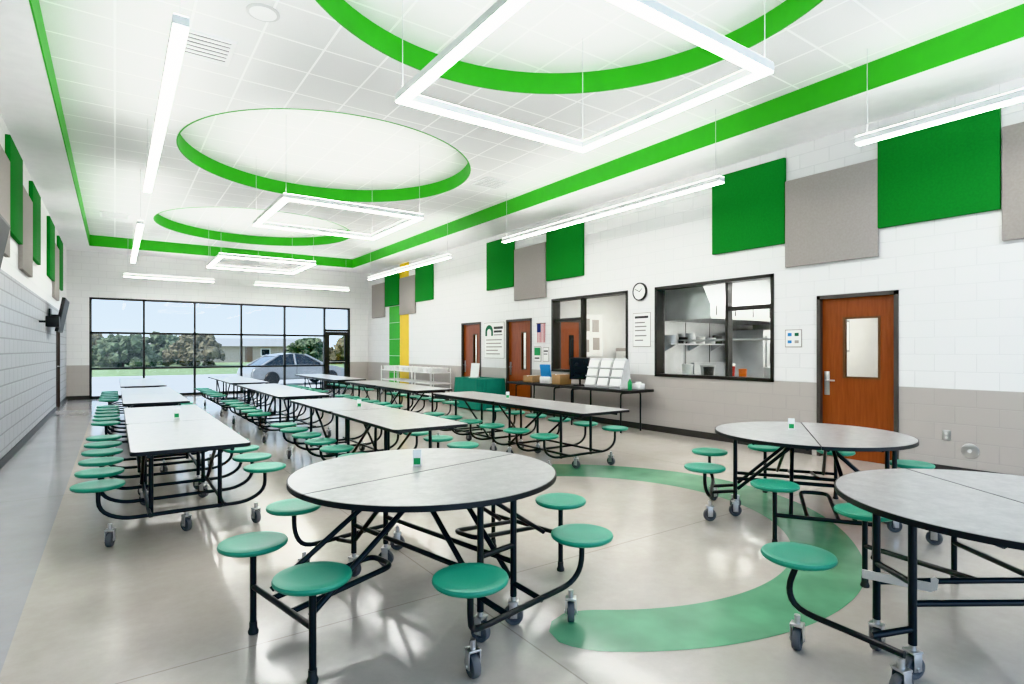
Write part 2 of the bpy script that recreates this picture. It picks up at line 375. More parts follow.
MB().box(-.9, .95, -.3, 0, 0, .02).build('board', M['steel'], t)
for x in (-.7, .0, .7): MB().prism([(0, 0), (-.25, 0), (0, -.12)], x-.01, x+.01, YZ).build('bracket', M['chrome'], t)
pn = [('steel', .13, .16), ('base', .12, .12), ('steel', .10, .2), ('bin', .10, .14), ('steel', .13, .12), ('base', .1, .17)]
for k in range(6):
    m_, r, h = pn[k]
    t = thing('pot', '%s pot on the kitchen wall shelf, %s' % ({'steel': 'steel', 'bin': 'white', 'base': 'dark'}[m_], ['at its left end', 'second from left', 'third from left', 'third from right', 'second from right', 'at its right end'][k]), 'pot', (8.5+k*.28, 6.93, 1.57), 0, 'pots on the kitchen wall shelf')
    MB().lathe([(0, 0), (r*.9, 0), (r, h), (r*.94, h), (r*.85, .02), (0, .02)]).build('body', M[m_], t); MB().tube([(-r*1.06, 0, h*.8), (-r*.9, 0, h*.8)], .01).build('handle', M[m_], t); MB().tube([(r*1.06, 0, h*.8), (r*.9, 0, h*.8)], .01).build('handle', M[m_], t)
t = thing('serving_counter', 'stainless serving counter inside the kitchen just behind the window', 'counter', (8.7, 5.7, 0))
MB().box(-.35, .35, -1.2, 1.2, .86, .92, .005).build('top', M['steel'], t); MB().box(-.3, .3, -1.15, 1.15, .1, .86).build('body', M['steel'], t)
for y in (-1.0, 1.0): MB().box(-.28, .28, y-.05, y+.05, 0, .1).build('foot', M['base'], t)
mb = MB(); mb.tube(fil([(.0, -1.1, .92), (.0, -1.1, 1.62), (.0, 1.1, 1.62), (.0, 1.1, .92)], .04), .014); mb.build('guard_rail', M['chrome'], t); MB().box(-.2, .2, -1.1, 1.1, 1.62, 1.64).build('over_shelf', M['steel'], t)
kk = [(8.6, 6.65, 'bin', .10, .26), (8.85, 6.4, 'steel', .13, .24), (8.6, 6.2, 'base', .09, .22), (8.85, 5.95, 'bin', .09, .28), (8.6, 5.75, 'red', .06, .24), (8.62, 5.55, 'orange', .065, .2), (8.62, 5.05, 'steel', .12, .24), (8.6, 4.78, 'bin', .08, .28)]
kl = ['white tub at the far end of the kitchen serving counter', 'steel pot behind the white tub on the kitchen serving counter', 'dark canister near the steel pot on the kitchen serving counter', 'tall white canister left of the red container on kitchen counter', 'red container on the kitchen counter behind the glass', 'orange container on the kitchen counter behind the glass', 'steel pot right of the orange container on kitchen counter', 'tall white container at the near end of the kitchen counter']
for (x, y, m_, r, h), lb in zip(kk, kl):
    t = thing('container', lb, 'container', (x, y, .92), 0, 'containers on the kitchen counter')
    MB().lathe([(0, 0), (r*.85, 0), (r, h), (r*.93, h), (r*.8, .02), (0, .02)]).build('body', M[m_], t); MB().lathe([(r*1.04, h-.015), (r*1.04, h+.012), (0, h+.02)]).build('lid', M[m_], t)
t = thing('bulletin_board', 'notice board with papers on the office side wall behind the glass', 'notice board', (9.4, 10.07, 0))
MB().box(-.35, .35, -.02, .02, 1.3, 2.3).build('board', M['bin'], t)
for x, z in ((-.2, 1.4), (.14, 1.45), (-.18, 1.9), (.12, 1.88)): MB().box(x-.11, x+.11, -.026, -.02, z, z+.3).build('paper', M['panel_w'], t)
t = thing('inner_door', 'brown wooden door inside the office behind the window', 'door', (8.72, 10.08, 0))
MB().box(-.30, .26, -.03, 0, 0, 2.1).build('slab', M['wood'], t)
mb = MB(); mb.box(-.35, -.30, -.045, .0, 0, 2.15); mb.box(.26, .31, -.045, 0, 0, 2.15); mb.box(-.30, .26, -.045, 0, 2.1, 2.15); mb.build('frame', M['frame_d'], t)
MB().box(-.05, .1, -.034, -.03, 1.1, 1.8).build('lite', M['screen'], t)
t = thing('filing_cabinet', 'grey cabinet inside the office behind the white display racks', 'cabinet', (10.4, 9.6, 0)); MB().box(-.25, .25, -.4, .4, 0, 1.5, .01).build('body', M['panel_w'], t)
for z in (.08, .54, 1.0): q = MB().box(-.27, -.25, -.37, .37, z, z+.42).build('drawer', M['bin'], t); MB().box(-.29, -.27, -.08, .08, z+.28, z+.31).build('handle', M['chrome'], q)
t = thing('office_chair', 'dark high backed chair in the room behind the near door glass', 'chair', (9.1, 3.9, 0), R(25))
MB().box(-.24, .24, -.25, .22, .44, .53, .03).build('seat', M['chair'], t); MB().box(-.23, .23, .2, .28, .62, 1.36, .03).build('backrest', M['chair'], t); MB().cyl(.03, .1, .45).build('column', M['chrome'], t); MB().box(-.03, .03, .2, .24, .48, .7).build('back_bracket', M['base'], t)
for k in range(5):
    a = 2*math.pi*k/5; l = MB().tube([(0, 0, .11), (.28*math.cos(a), .28*math.sin(a), .07)], .02).build('leg', M['base'], t); MB().lathe([(0, -.02), (.03, -.02), (.03, .02), (0, .02)], Matrix.Translation((.28*math.cos(a), .28*math.sin(a), .03)) @ Matrix.Rotation(R(90), 4, 'X')).build('wheel', M['rubber'], l)
t = thing('whiteboard', 'pale board with grey frame on the wall behind the near door glass', 'board', (9.2, 4.295, 1.42)); MB().box(-.5, .36, -.012, 0, 0, .5).build('frame', M['border'], t); MB().box(-.47, .33, -.016, -.012, .03, .47).build('surface', M['paper'], t); MB().box(-.3, .2, -.05, -.012, -.02, .0).build('tray', M['chrome'], t)

# ------------------------------------------------------------------ tables
WHEEL = MB().lathe([(0, -.016), (.012, -.02), (.03, -.012), (.034, -.017), (.046, -.017), (.05, -.010), (.05, .010), (.046, .017), (.034, .017), (.03, .012), (.012, .02), (0, .016)], Matrix.Rotation(R(90), 4, 'Y'), 22).mesh('wheel', M['rubber'])
def fork_mesh():
    mb = MB(); mb.box(-.028, -.023, -.020, .020, .04, .115, .002); mb.box(.023, .028, -.020, .020, .04, .115, .002); mb.box(-.028, .028, -.026, .026, .112, .122, .002); mb.cyl(.013, .12, .16)
    mb.cyl(.008, -.033, .033, Matrix.Translation((0, 0, .05)) @ Matrix.Rotation(R(90), 4, 'Y'), 12)
    return mb.mesh('caster', M['chrome'])
FORK = fork_mesh()
SEAT = MB().lathe([(0, .438), (.09, .436), (.15, .44), (.163, .449), (.167, .459), (.163, .469), (.152, .473), (.11, .468), (0, .462)], seg=36).mesh('stool_seat', M['teal'])
PLATE = MB().lathe([(0, .42), (.07, .425), (.085, .437), (0, .438)], seg=20).mesh('seat_plate', M['black'])
GLIDE = MB().lathe([(0, 0), (.024, 0), (.026, .012), (.019, .03), (.019, .06), (0, .06)], seg=16).mesh('foot_glide', M['base'])
def add_caster(root, x, y, rz):
    c = put('caster', FORK, root, (x, y, 0), rz); c.scale = (1.05,)*3; put('wheel', WHEEL, c, (0, 0, .05))
def add_seat(root, x, y):
    s = put('stool_seat', SEAT, root, (x, y, 0)); put('seat_plate', PLATE, s)
def add_top(root, out, big, z0=.719, z1=.745):
    t = MB().prism(out, z0, z1).build('tabletop', M['top'], root); MB().ring(big, out, z0-.002, z1-.001).build('edge_band', M['edge'], t)
TR = .0148
def rrect(x0, x1, y0, y1, r, n=6):
    o = []
    for cx, cy, a in ((x1-r, y1-r, 0), (x0+r, y1-r, 90), (x0+r, y0+r, 180), (x1-r, y0+r, 270)):
        for k in range(n+1): o.append((cx+r*math.cos(R(a+90*k/n)), cy+r*math.sin(R(a+90*k/n))))
    return o
def make_long():
    root = thing('cafeteria_table', 'x', 'table')
    for s in (-1, 1):
        a, b = sorted((s*.006, s*1.825))
        add_top(root, rrect(-.38, .38, a, b, .05), rrect(-.386, .386, a-.003, b+.006, .055))
    mb = MB()
    for x in (-.27, .27):
        for s in (-1, 1):
            mb.tube([(x, s*.05, .69), (x, s*1.7, .69)], TR); mb.tube([(x*.95, s*.2, .21), (x*.95, s*1.45, .21)], TR)
            mb.tube([(x, s*.30, .23), (x, s*.95, .68)], TR)
    for y in (-1.6, -.1, .1, 1.6): mb.tube([(-.27, y, .69), (.27, y, .69)], TR)
    mb.build('frame', M['black'], root)
    for x in (-.24, .24):
        for y in (-1.28, -.2, .2, 1.28):
            MB().tube([(x, y, .70), (x, y, .15)], .017).build('leg', M['black'], root)
    for y in (-1.28, 1.28):
        add_caster(root, 0, y, .5)
        MB().tube([(-.24, y, .17), (.24, y, .17)], TR).build('cross_bar', M['black'], root)
    for x in (-.24, .24):
        for y in (-.2, .2): add_caster(root, x, y, .8)
    for k in range(6):
        y = -1.375 + .55*k
        MB().tube(fil([(-.57, y, .43), (-.57, y, .27), (-.43, y, .19), (.43, y, .19), (.57, y, .27), (.57, y, .43)], .09), TR).build('stool_bar', M['black'], root)
        for x in (-.57, .57): add_seat(root, x, y)
    for y in (-1.375, 1.375):
        for x in (-.5, .5):
            add_caster(root, x, y, .6*x)
    return root
def make_round(stools='full'):
    full = stools == 'full'
    root = thing('round_cafeteria_table', 'x', 'table'); RT = .75 if full else .735
    for s in (0, 180):
        out = [(RT*math.cos(R(s+180*k/40)), (.005 if s == 0 else -.005) + RT*math.sin(R(s+180*k/40))) for k in range(41)]
        big = [(x*1.009, y*1.009 if abs(y) > .02 else y*.4) for x, y in out]
        add_top(root, out, big)
    mb = MB()
    for s in (-1, 1):
        mb.tube([(-.55, s*.07, .69), (.55, s*.07, .69)], TR); mb.tube([(-.42, s*.45, .69), (.42, s*.45, .69)], TR)
        for x in (-.4, -.12, .12, .4): mb.tube([(x, s*.07, .69), (x, s*(.6 if abs(x) < .2 else .45), .69)], TR)
        mb.tube([(-.12, s*.59, .42), (.12, s*.59, .42)], TR)
    for x in (-.12, .12): mb.tube([(x, -.59, .33), (x, .59, .33)], TR)
    mb.build('frame', M['black'], root)
    for s in (-1, 1):
        for x in (-.12, .12):
            MB().tube([(x, s*.59, .70), (x, s*.59, .15)], .0175).build('leg', M['black'], root)
            if full:
                MB().tube([(s*.82, x*1.7, .24), (s*.14, x*1.2, .685)], TR).build('diagonal_brace', M['black'], root)
                MB().tube([(x, s*.57, .24), (x, s*.10, .68)], TR).build('diagonal_brace', M['black'], root)
        if full: MB().tube(fil([(s*.86, -.10, .24), (s*.30, -.10, .30), (s*.30, .10, .30), (s*.86, .10, .24)], .06), TR).build('floor_bar', M['black'], root)
        add_caster(root, .12, s*.59, .7); add_caster(root, -.12, s*.59, .2)
    r = .92 if full else .98
    def pol(a):
        q = .86 if (not full and a == 12) else r
        return q*math.cos(R(a)), q*math.sin(R(a))
    if full: cast = [(64, 116), (244, 296)]; gl = [(-20, 20), (160, 200)]
    else: cast = [(83, None), (262, None)]; gl = [(-25, 12), (None, 205)]
    for s, pr in zip((1, -1), cast):
        x0, y0 = pol(pr[0]); add_seat(root, x0, y0)
        if full:
            x1, y1 = pol(pr[1]); add_seat(root, x1, y1)
            MB().tube(fil([(x0, y0, .43), (x0, y0, .29), (s*.36, s*.79, .20), (-s*.36, s*.79, .20), (x1, y1, .29), (x1, y1, .43)], .09), TR).build('stool_bar', M['black'], root)
            add_caster(root, .355, s*.79, .9*s); add_caster(root, -.355, s*.79, .3*s)
        else:
            x1, y1 = -s*.28, s*.74
            MB().tube(fil([(x0, y0, .43), (x0+s*.05, y0+s*.03, .28), (x0+s*.02, y0, .19), (x1, y1, .19)], .10), TR).build('stool_bar', M['black'], root)
            add_caster(root, x0+s*.01, y0, .9*s); add_caster(root, x1+s*.02, y1, .3*s)
        for q in ((-.12, .12) if full else ((-.12*s,))): MB().tube([(q, s*(.79 if full else .77), .19), (q, s*.58, .22)], TR).build('link_bar', M['black'], root)
    for s, pr in zip((1, -1), gl):
        for a in pr:
            if a is None: continue
            x, y = pol(a); add_seat(root, x, y)
            l = MB().tube([(x, y, .43), (x, y, .04)], .016).build('stool_leg', M['black'], root); put('foot_glide', GLIDE, l, (x, y, 0))
            if not full: MB().tube([(s*.12, y*.5, .33), (x, y, .25)], TR).build('stool_bar', M['black'], root)
        if full:
            pts = [pol(a) for a in pr]
            MB().tube([(pts[0][0], pts[0][1], .24), (pts[1][0], pts[1][1], .24)], TR).build('stool_bar', M['black'], root)
    return root
proto = make_long()
TX, TY = (.47, 2.40, 4.62), (6.5, 10.8, 15.1)
TL = [['long grey folding table with green stools nearest the camera beside the left wall', 'second long folding table with stools in the row along the left wall', 'long folding table with stools near the windows in the row along left wall'],
      ['long grey folding table with stools nearest the camera in the middle row', 'second long folding table with stools in the middle row', 'long folding table with stools nearest the windows in the middle row'],
      ['long folding table with stools in front of the black counter and dark windows', 'long folding table with stools in front of the teal covered table', 'long folding table with stools by the glass exit door in the right row']]
first = True
for i, x in enumerate(TX):
    for j, y in enumerate(TY):
        o = proto if first else copy_tree(proto); first = False
        o.location = (x, y, 0); tag(o, TL[i][j], 'table', 'long cafeteria tables in three rows')
t1 = make_round(); t2 = copy_tree(t1); t3 = make_round('few')
t1.location = (1.49, 3.0, 0); t1.rotation_euler.z = R(11.5); tag(t1, 'round grey folding table in the centre foreground with eight attached green stools', 'table', 'round cafeteria tables')
t2.location = (4.86, 2.5, 0); t2.rotation_euler.z = R(33); tag(t2, 'round folding table with green stools in front of the near wooden door', 'table', 'round cafeteria tables')
t3.location = (3.44, .80, 0); t3.rotation_euler.z = R(56); tag(t3, 'round folding table cut off by the right edge of the photo, with a metal latch', 'table', 'round cafeteria tables')
lb = MB(); lb.prism([(-.02, -.020), (.25, -.020), (.272, -.004), (.278, .04), (.262, .05), (.248, .04), (.25, .02), (.16, .02), (.13, .036), (.09, .02), (-.02, .02)], -.006, .006, Matrix.Translation((.13, .63, .36)) @ Matrix.Rotation(R(232), 4, 'Z') @ Matrix.Rotation(R(90), 4, 'X'))
q = lb.build('latch_bracket', M['zinc'], t3); q['label'] = 'zinc plated latch bracket with hooked end'
def sign(x, y, rz, label):
    t = thing('table_sign', label, 'table sign', (x, y, .745), rz, 'small signs standing on tables')
    rot = Matrix.Rotation(R(-7), 4, 'X'); rot2 = Matrix.Rotation(R(7), 4, 'X')
    MB().box(-.026, .026, -.0135, -.0115, .001, .1, mat=rot).build('card', M['paper'], t); MB().box(-.026, .026, .0115, .0135, .001, .1, mat=rot2).build('card', M['paper'], t)
    MB().box(-.020, .020, -.0145, -.0135, .012, .05, mat=rot).build('print', M['extgrn'], t)
sign(1.50, 3.14, R(-30), 'small white and green sign standing on the foreground round table')
sign(4.90, 2.68, R(-60), 'small white and green sign standing on the round table by the wooden door')
sign(.52, 6.75, R(-5), 'small white and green sign on the nearest table of the left row')
sign(2.45, 6.75, R(-20), 'small white and green sign on the nearest table of the middle row')
sign(4.66, 6.75, R(-35), 'small white and green sign on the table before the black counter')

# ------------------------------------------------------------------ ceiling lights
LZ = 3.65
def light_bar(t, x0, x1, y0, y1):
    f = MB().box(x0, x1, y0, y1, .012, .078).build('light_bar', M['housing'], t); e = .006
    MB().box(x0+e, x1-e, y0+e, y1-e, 0, .012).build('diffuser', M['lamp'], f); MB().box(x0+e, x1-e, y0+e, y1-e, .078, .084).build('up_diffuser', M['up'], f)
def square(cx, cy, label):
    t = thing('pendant_light', label, 'pendant light', (cx, cy, LZ), 0, 'square pendant lights'); s, w = 1.12, .10
    for q in ((-s, s, -s, -s+w), (-s, s, s-w, s), (-s, -s+w, -s+w, s-w), (s-w, s, -s+w, s-w)): light_bar(t, *q)
    for x in (-s+.05, s-.05):
        for y in (-s+.05, s-.05): MB().tube([(x, y, .08), (x, y, ZC+RD-LZ)], .0035, 6).build('cable', M['cable'], t)
square(3.16, 3.60, 'large square ring light hanging under the nearest ceiling circle')
square(3.12, 9.75, 'square ring light hanging under the middle ceiling circle')
square(3.12, 15.95, 'square ring light hanging under the farthest ceiling circle')
def strip(q, cables, label, z=LZ):
    cx, cy = (q[0]+q[1])/2, (q[2]+q[3])/2
    t = thing('linear_light', label, 'pendant light', (cx, cy, z), 0, 'long linear pendant lights')
    light_bar(t, q[0]-cx, q[1]-cx, q[2]-cy, q[3]-cy)
    for x, y in cables: MB().tube([(x-cx, y-cy, .08), (x-cx, y-cy, ZC-z)], .0035, 6).build('cable', M['cable'], t)
w = .05
strip((.37-w, .37+w, 4.45, 9.4), [(.37, 4.55), (.37, 9.3)], 'long linear light hanging above the nearest table of the left row')
strip((.37-w, .37+w, 11.9, 17.2), [(.37, 12.0), (.37, 17.1)], 'long linear light hanging above the farther tables of the left row')
strip((.2, 2.45, 19.15, 19.25), [(.3, 19.2), (2.35, 19.2)], 'crosswise linear light hanging before the windows at the left', 3.5)
strip((6.53-w, 6.53+w, 4.5, 9.6), [(6.53, 4.6), (6.53, 9.5)], 'long linear light hanging in front of the serving windows')
strip((6.53-w, 6.53+w, 11.9, 17.1), [(6.53, 12.0), (6.53, 17.0)], 'long linear light hanging along the wall by the yellow stripe')
strip((3.6, 6.6, 19.15, 19.25), [(3.7, 19.2), (6.5, 19.2)], 'crosswise linear light hanging before the glass exit door', 3.5)
strip((6.53-w, 6.53+w, -2.3, 2.85), [(6.53, 2.75), (6.53, -2.2)], 'linear light cut off by the right edge of the photo')
def vent(x, y, label):
    t = thing('ceiling_vent', label, 'vent', (x, y, ZC), 0, 'ceiling vents'); s = .29
    MB().ring([(-s, -s), (s, -s), (s, s), (-s, s)], [(-s+.04, -s+.04), (s-.04, -s+.04), (s-.04, s-.04), (-s+.04, s-.04)], -.02, 0).build('frame', M['housing'], t)
    MB().box(-s+.04, s-.04, -s+.04, s-.04, -.004, 0).build('backing', M['base'], t)
    for k in range(6):
        yy = -s+.075+k*.085; MB().box(-s+.04, s-.04, yy, yy+.055, -.016, -.008).build('slat', M['housing'], t)
vent(.75, 6.75, 'square slatted vent in the ceiling beside the near left linear light'); vent(.0, 16.4, 'square slatted vent in the ceiling near the windows'); vent(5.9, 9.1, 'square slatted vent in the ceiling right of the middle circle')
t = thing('ceiling_speaker', 'round white speaker grille in the ceiling near the camera', 'speaker', (1.15, 5.75, ZC))
MB().lathe([(0, -.012), (.13, -.012), (.15, -.006), (.15, 0), (0, 0)]).build('rim', M['cable'], t); MB().lathe([(0, -.018), (.12, -.013), (.12, -.01), (0, -.01)]).build('grille', M['white'], t)

# ------------------------------------------------------------------ wall panels
def panel(side, y0, z0, col, label):
    x0, x1 = (XR-.055, XR) if side == 'r' else (XL, XL+.055)
    o = MB().box(x0, x1, y0+.006, y0+1.208, z0, z0+1.23, .008).build('acoustic_panel', M['panel_g' if col == 'g' else 'panel_w'])
    tag(o, label, 'wall panel', 'acoustic panels on the walls')
HI, LO = 2.98, 2.63
panel('r', .76, LO, 'w', 'grey felt panel at the right edge of the photo'); panel('r', 1.98, HI, 'g', 'large green felt panel right of the grey panel above the near door')
panel('r', 3.18, LO, 'w', 'grey felt panel directly above the near wooden door'); panel('r', 4.39, HI, 'g', 'green felt panel above the kitchen window')
panel('r', 8.66, HI, 'g', 'green felt panel above the window with the monitor'); panel('r', 9.90, LO, 'w', 'grey felt panel between two green ones above the middle door'); panel('r', 11.13, HI, 'g', 'green felt panel left of the grey one above the teal table')
panel('r', 15.37, HI, 'g', 'green felt panel right of the yellow stripe'); panel('r', 16.6, LO, 'w', 'grey felt panel hanging across the yellow stripe'); panel('r', 17.86, HI, 'g', 'green felt panel above the segmented green stripe'); panel('r', 19.1, LO, 'w', 'grey felt panel left of the green stripe by the corner')
panel('l', 8.4, LO, 'w', 'grey felt panel at the left edge of the photo'); panel('l', 9.62, HI, 'g', 'green felt panel nearest the camera on the left wall'); panel('l', 12.05, HI, 'g', 'second green felt panel on the left wall'); panel('l', 10.83, LO, 'w', 'grey felt panel between two green ones on the left wall')
panel('l', 15.0, HI, 'g', 'green felt panel above the wall television'); panel('l', 16.22, LO, 'w', 'grey felt panel right above the left wall door'); panel('l', 17.44, HI, 'g', 'green felt panel nearest the windows on the left wall')

# ------------------------------------------------------------------ wall fittings
RX = Matrix.Rotation(R(-90), 4, 'Y')
t = thing('wall_clock', 'round white clock with dark rim between the two dark windows', 'clock', (XR, 7.15, 2.52))
MB().lathe([(0, 0), (.165, 0), (.165, .04), (.145, .045), (.145, .03), (0, .03)], RX).build('case', M['edge'], t); MB().lathe([(0, .031), (.145, .031)], RX).build('dial', M['paper'], t)
for a, l in ((50, .08), (-65, .12)):
    MB().box(-.036, -.033, -.006, .006, -.01, l, mat=Matrix.Rotation(R(a), 4, 'X')).build('hand', M['ink'], t)
def poster(y0, y1, z0, z1, label, bars, cat='poster'):
    t = thing('poster' if cat == 'poster' else 'wall_sign', label, cat, (XR, (y0+y1)/2, z0)); hw = (y1-y0)/2; e = .012
    MB().box(-.006, 0, -hw-e, hw+e, -e, z1-z0+e).build('border', M['panel_w'], t)
    MB().box(-.010, -.006, -hw, hw, 0, z1-z0).build('sheet', M['paper'], t)
    for (a, b, c, d, m_) in bars: MB().box(-.013, -.010, hw-b*2*hw, hw-a*2*hw, c*(z1-z0), d*(z1-z0)).build('print', M[m_], t)
    return t
poster(6.92, 7.32, 1.52, 2.12, 'white notice sheet under the clock', [(.1, .9, .85, .92, 'ink'), (.1, .7, .7, .74, 'border'), (.1, .8, .58, .62, 'border'), (.1, .75, .46, .5, 'border'), (.1, .8, .3, .34, 'border'), (.1, .6, .16, .2, 'border')])
poster(4.18, 4.40, 1.50, 1.73, 'small white and blue notice between kitchen window and near door', [(.14, .40, .64, .84, 'blue'), (.60, .86, .64, .84, 'dkgrn'), (.14, .40, .2, .38, 'blue'), (.60, .86, .2, .38, 'panel_w')])
t = poster(11.6, 12.5, 1.25, 2.14, 'tall white sign with dark green emblem left of the middle door', [(.50, .95, .82, .89, 'ink'), (.50, .90, .72, .78, 'ink'), (.50, .93, .64, .67, 'border'), (.1, .9, .5, .53, 'panel_w'), (.1, .85, .4, .43, 'panel_w'), (.1, .9, .3, .33, 'panel_w'), (.1, .7, .2, .23, 'panel_w'), (.1, .8, .1, .13, 'panel_w')], 'sign')
PM = Matrix(((0, 0, -1, 0), (1, 0, 0, .22), (0, 1, 0, .56), (0, 0, 0, 1)))
MB().prism([(.18*math.cos(R(a)), .10+.18*math.sin(R(a))) for a in range(0, 181, 12)] + [(-.18, 0), (-.10, 0)] + [(.10*math.cos(R(a)), .10+.08*math.sin(R(a))) for a in range(180, -1, -12)] + [(.10, 0), (.18, 0)], .010, .014, PM).build('emblem', M['dkgrn'], t)
poster(10.12, 10.36, 1.2, 1.52, 'green and white sheet beside the middle door', [(.05, .95, .4, .95, 'extgrn'), (.1, .8, .15, .25, 'ink')])
poster(9.84, 10.02, 1.2, 1.5, 'small white sheet left of the office window', [(.1, .9, .7, .8, 'ink'), (.1, .8, .5, .56, 'ink')])
t = thing('flag', 'small striped flag hanging on the wall right of the middle door', 'flag', (XR-.03, 10.08, 0))
MB().box(-.004, .004, -.14, .14, 1.62, 2.05).build('cloth', M['flag'], t); MB().box(-.007, .006, 0, .14, 1.85, 2.05).build('canton', M['navy'], t); MB().tube([(0, -.16, 2.05), (0, .16, 2.05)], .01).build('rod', M['wood_l'], t)
t = thing('wall_outlet', 'metal outlet cover low on the wall right of the near door', 'outlet', (XR, 2.48, .40)); MB().box(-.008, 0, -.04, .04, 0, .12, .003).build('plate', M['chrome'], t)
for z in (.035, .08): MB().cyl(.015, .008, .011, Matrix.Translation((0, 0, z)) @ RX).build('socket', M['bin'], t)
t = thing('wall_cover', 'round metal cover low on the wall at the right', 'cover', (XR, 2.26, .31)); MB().lathe([(0, 0), (.085, 0), (.085, .008), (.07, .014), (0, .014)], RX).build('disc', M['chrome'], t); MB().cyl(.02, .014, .02, RX).build('screw', M['bin'], t)
def tv(y, z, label, off=.22):
    t = thing('television', label, 'television', (XL, y, z)); rot = Matrix.Translation((off, 0, .36)) @ Matrix.Rotation(R(10), 4, 'Y') @ Matrix.Translation((0, 0, -.36))
    MB().box(-.03, .03, -.62, .62, 0, .72, .01, rot).build('body', M['edge'], t); MB().box(.03, .033, -.59, .59, .03, .69, mat=rot).build('screen', M['tvscreen'], t); MB().tube([(0, 0, .36), (off-.02, 0, .36)], .025).build('bracket', M['edge'], t); MB().box(0, .03, -.15, .15, .2, .5).build('wall_plate', M['edge'], t)
tv(15.6, 1.83, 'black television mounted on the left wall near the windows'); tv(7.3, 2.05, 'black television cut off by the left edge of the photo', .16)
t = thing('wall_speaker', 'small black box on a bracket on the left wall before the television', 'speaker', (XL, 13.6, 1.98)); MB().box(.1, .3, -.12, .12, -.1, .1, .01).build('case', M['edge'], t); MB().tube([(0, 0, 0), (.11, 0, 0)], .02).build('bracket', M['edge'], t)

# ------------------------------------------------------------------ counter tables and carts
def ftable(y0, y1, label):
    t = thing('folding_table', label, 'table', (7.48, (y0+y1)/2, 0), 0, 'black counter tables'); h = (y1-y0)/2
    MB().prism(rrect(-.33, .33, -h, h, .03), .715, .755).build('tabletop', M['edge'], t); MB().ring(rrect(-.337, .337, -h-.006, h+.006, .035), rrect(-.33, .33, -h, h, .03), .708, .753).build('edge_band', M['edge'], t)
    for s in (-1, 1): MB().tube(fil([(-.25, s*(h-.25), 0), (-.25, s*(h-.25), .69), (.25, s*(h-.25), .69), (.25, s*(h-.25), 0)], .05), .016).build('leg', M['black'], t)
    MB().tube([(0, -h+.25, .69), (0, h-.25, .69)], .014).build('rail', M['black'], t)
ftable(6.75, 8.55, 'black topped table under the clock holding white display racks'); ftable(8.58, 10.40, 'black topped table holding the blue terminal and boxes under the office window')
t = thing('monitor', 'dark monitor on the black table beside the white display racks', 'monitor', (7.42, 8.28, .755), R(36)); MB().box(-.02, .02, -.2, .2, .12, .55, .008).build('display', M['edge'], t); MB().box(-.023, -.02, -.18, .18, .14, .53).build('screen', M['screen'], t); MB().tube([(.03, 0, .01), (.03, 0, .3)], .02).build('neck', M['edge'], t); MB().box(-.08, .1, -.11, .11, 0, .015, .004).build('base', M['edge'], t)
t = thing('cash_terminal', 'blue and white terminal on the black table between two cardboard boxes', 'terminal', (7.42, 9.3, .755), R(20)); MB().box(-.1, .1, -.12, .12, 0, .14, .01).build('body', M['bin'], t); MB().box(-.02, .02, -.12, .12, .13, .40, .006, Matrix.Rotation(R(-12), 4, 'Y')).build('screen', M['blue'], t)
for k, (y, h, lb) in enumerate(((8.86, .2, 'cardboard box between monitor and blue terminal on black table'), (9.85, .14, 'low cardboard box farthest along the black table'))):
    t = thing('box', lb, 'box', (7.45, y, .755), .2*k); MB().box(-.15, .15, -.13, .13, 0, h, .004).build('carton', M['card'], t); MB().box(-.152, .152, -.02, .02, h-.01, h+.003).build('tape', M['paper'], t)
XZ = Matrix(((1, 0, 0, 0), (0, 0, 1, 0), (0, 1, 0, 0), (0, 0, 0, 1)))
for y, lb in ((7.84, 'white tilted display rack right beside the dark monitor'), (7.52, 'middle white tilted display rack on the black table'), (7.20, 'white tilted display rack nearest the green bottle')):
    t = thing('display_rack', lb, 'display rack', (7.28, y, .757), R(12), 'white display racks on the black table'); rot = Matrix.Rotation(R(20), 4, 'Y')
    MB().prism([(0, 0), (.36, 0), (.30, .50), (.20, .54), (.0, .03)], -.12, .12, XZ).build('body', M['cable'], t)
    for a in (.05, .22, .39): MB().box(-.030, -.004, -.105, .105, a, a+.13, .003, rot).build('leaflets', M['paper'], t)
    for a in (.03, .20, .37): MB().box(-.045, -.0, -.12, .12, a, a+.02, mat=rot).build('ledge', M['cable'], t)
t = thing('bottle', 'small green bottle on the near end of the black table', 'bottle', (7.35, 6.9, .755)); MB().lathe([(0, 0), (.035, 0), (.037, .01), (.037, .13), (.015, .17), (.015, .185), (0, .185)]).build('body', M['extgrn'], t); MB().cyl(.018, .185, .21).build('cap', M['bin'], t)
t = thing('napkin_box', 'small white box behind the green bottle on the black table', 'box', (7.62, 6.95, .755)); MB().box(-.07, .07, -.09, .09, 0, .1, .005).build('carton', M['bin'], t); MB().box(-.03, .03, -.05, .05, .1, .13, .01).build('napkins', M['paper'], t)
t = thing('covered_table', 'table under a teal cloth between the middle and far wooden doors', 'table', (7.42, 12.0, 0))
mb = MB(); n = 160; A, Bq = [], []
for k in range(n):
    a = 2*math.pi*k/n; c, s_ = math.cos(a), math.sin(a)
    x = .36*math.copysign(abs(c)**.25, c); y = .70*math.copysign(abs(s_)**.25, s_); f = 1+.035*math.sin(k*.9)
    A.append(mb.bm.verts.new((x, y, .76))); Bq.append(mb.bm.verts.new((x*f*1.06, y*(1+.02*math.sin(k*.9))*1.03, .03)))
for k in range(n): mb.bm.faces.new((A[k], A[(k+1) % n], Bq[(k+1) % n], Bq[k]))
mb.bm.faces.new(A); mb.build('tablecloth', M['cloth'], t)
for x in (-.28, .28):
    for y in (-.55, .55): MB().tube([(x, y, 0), (x, y, .755)], .015).build('leg', M['black'], t)
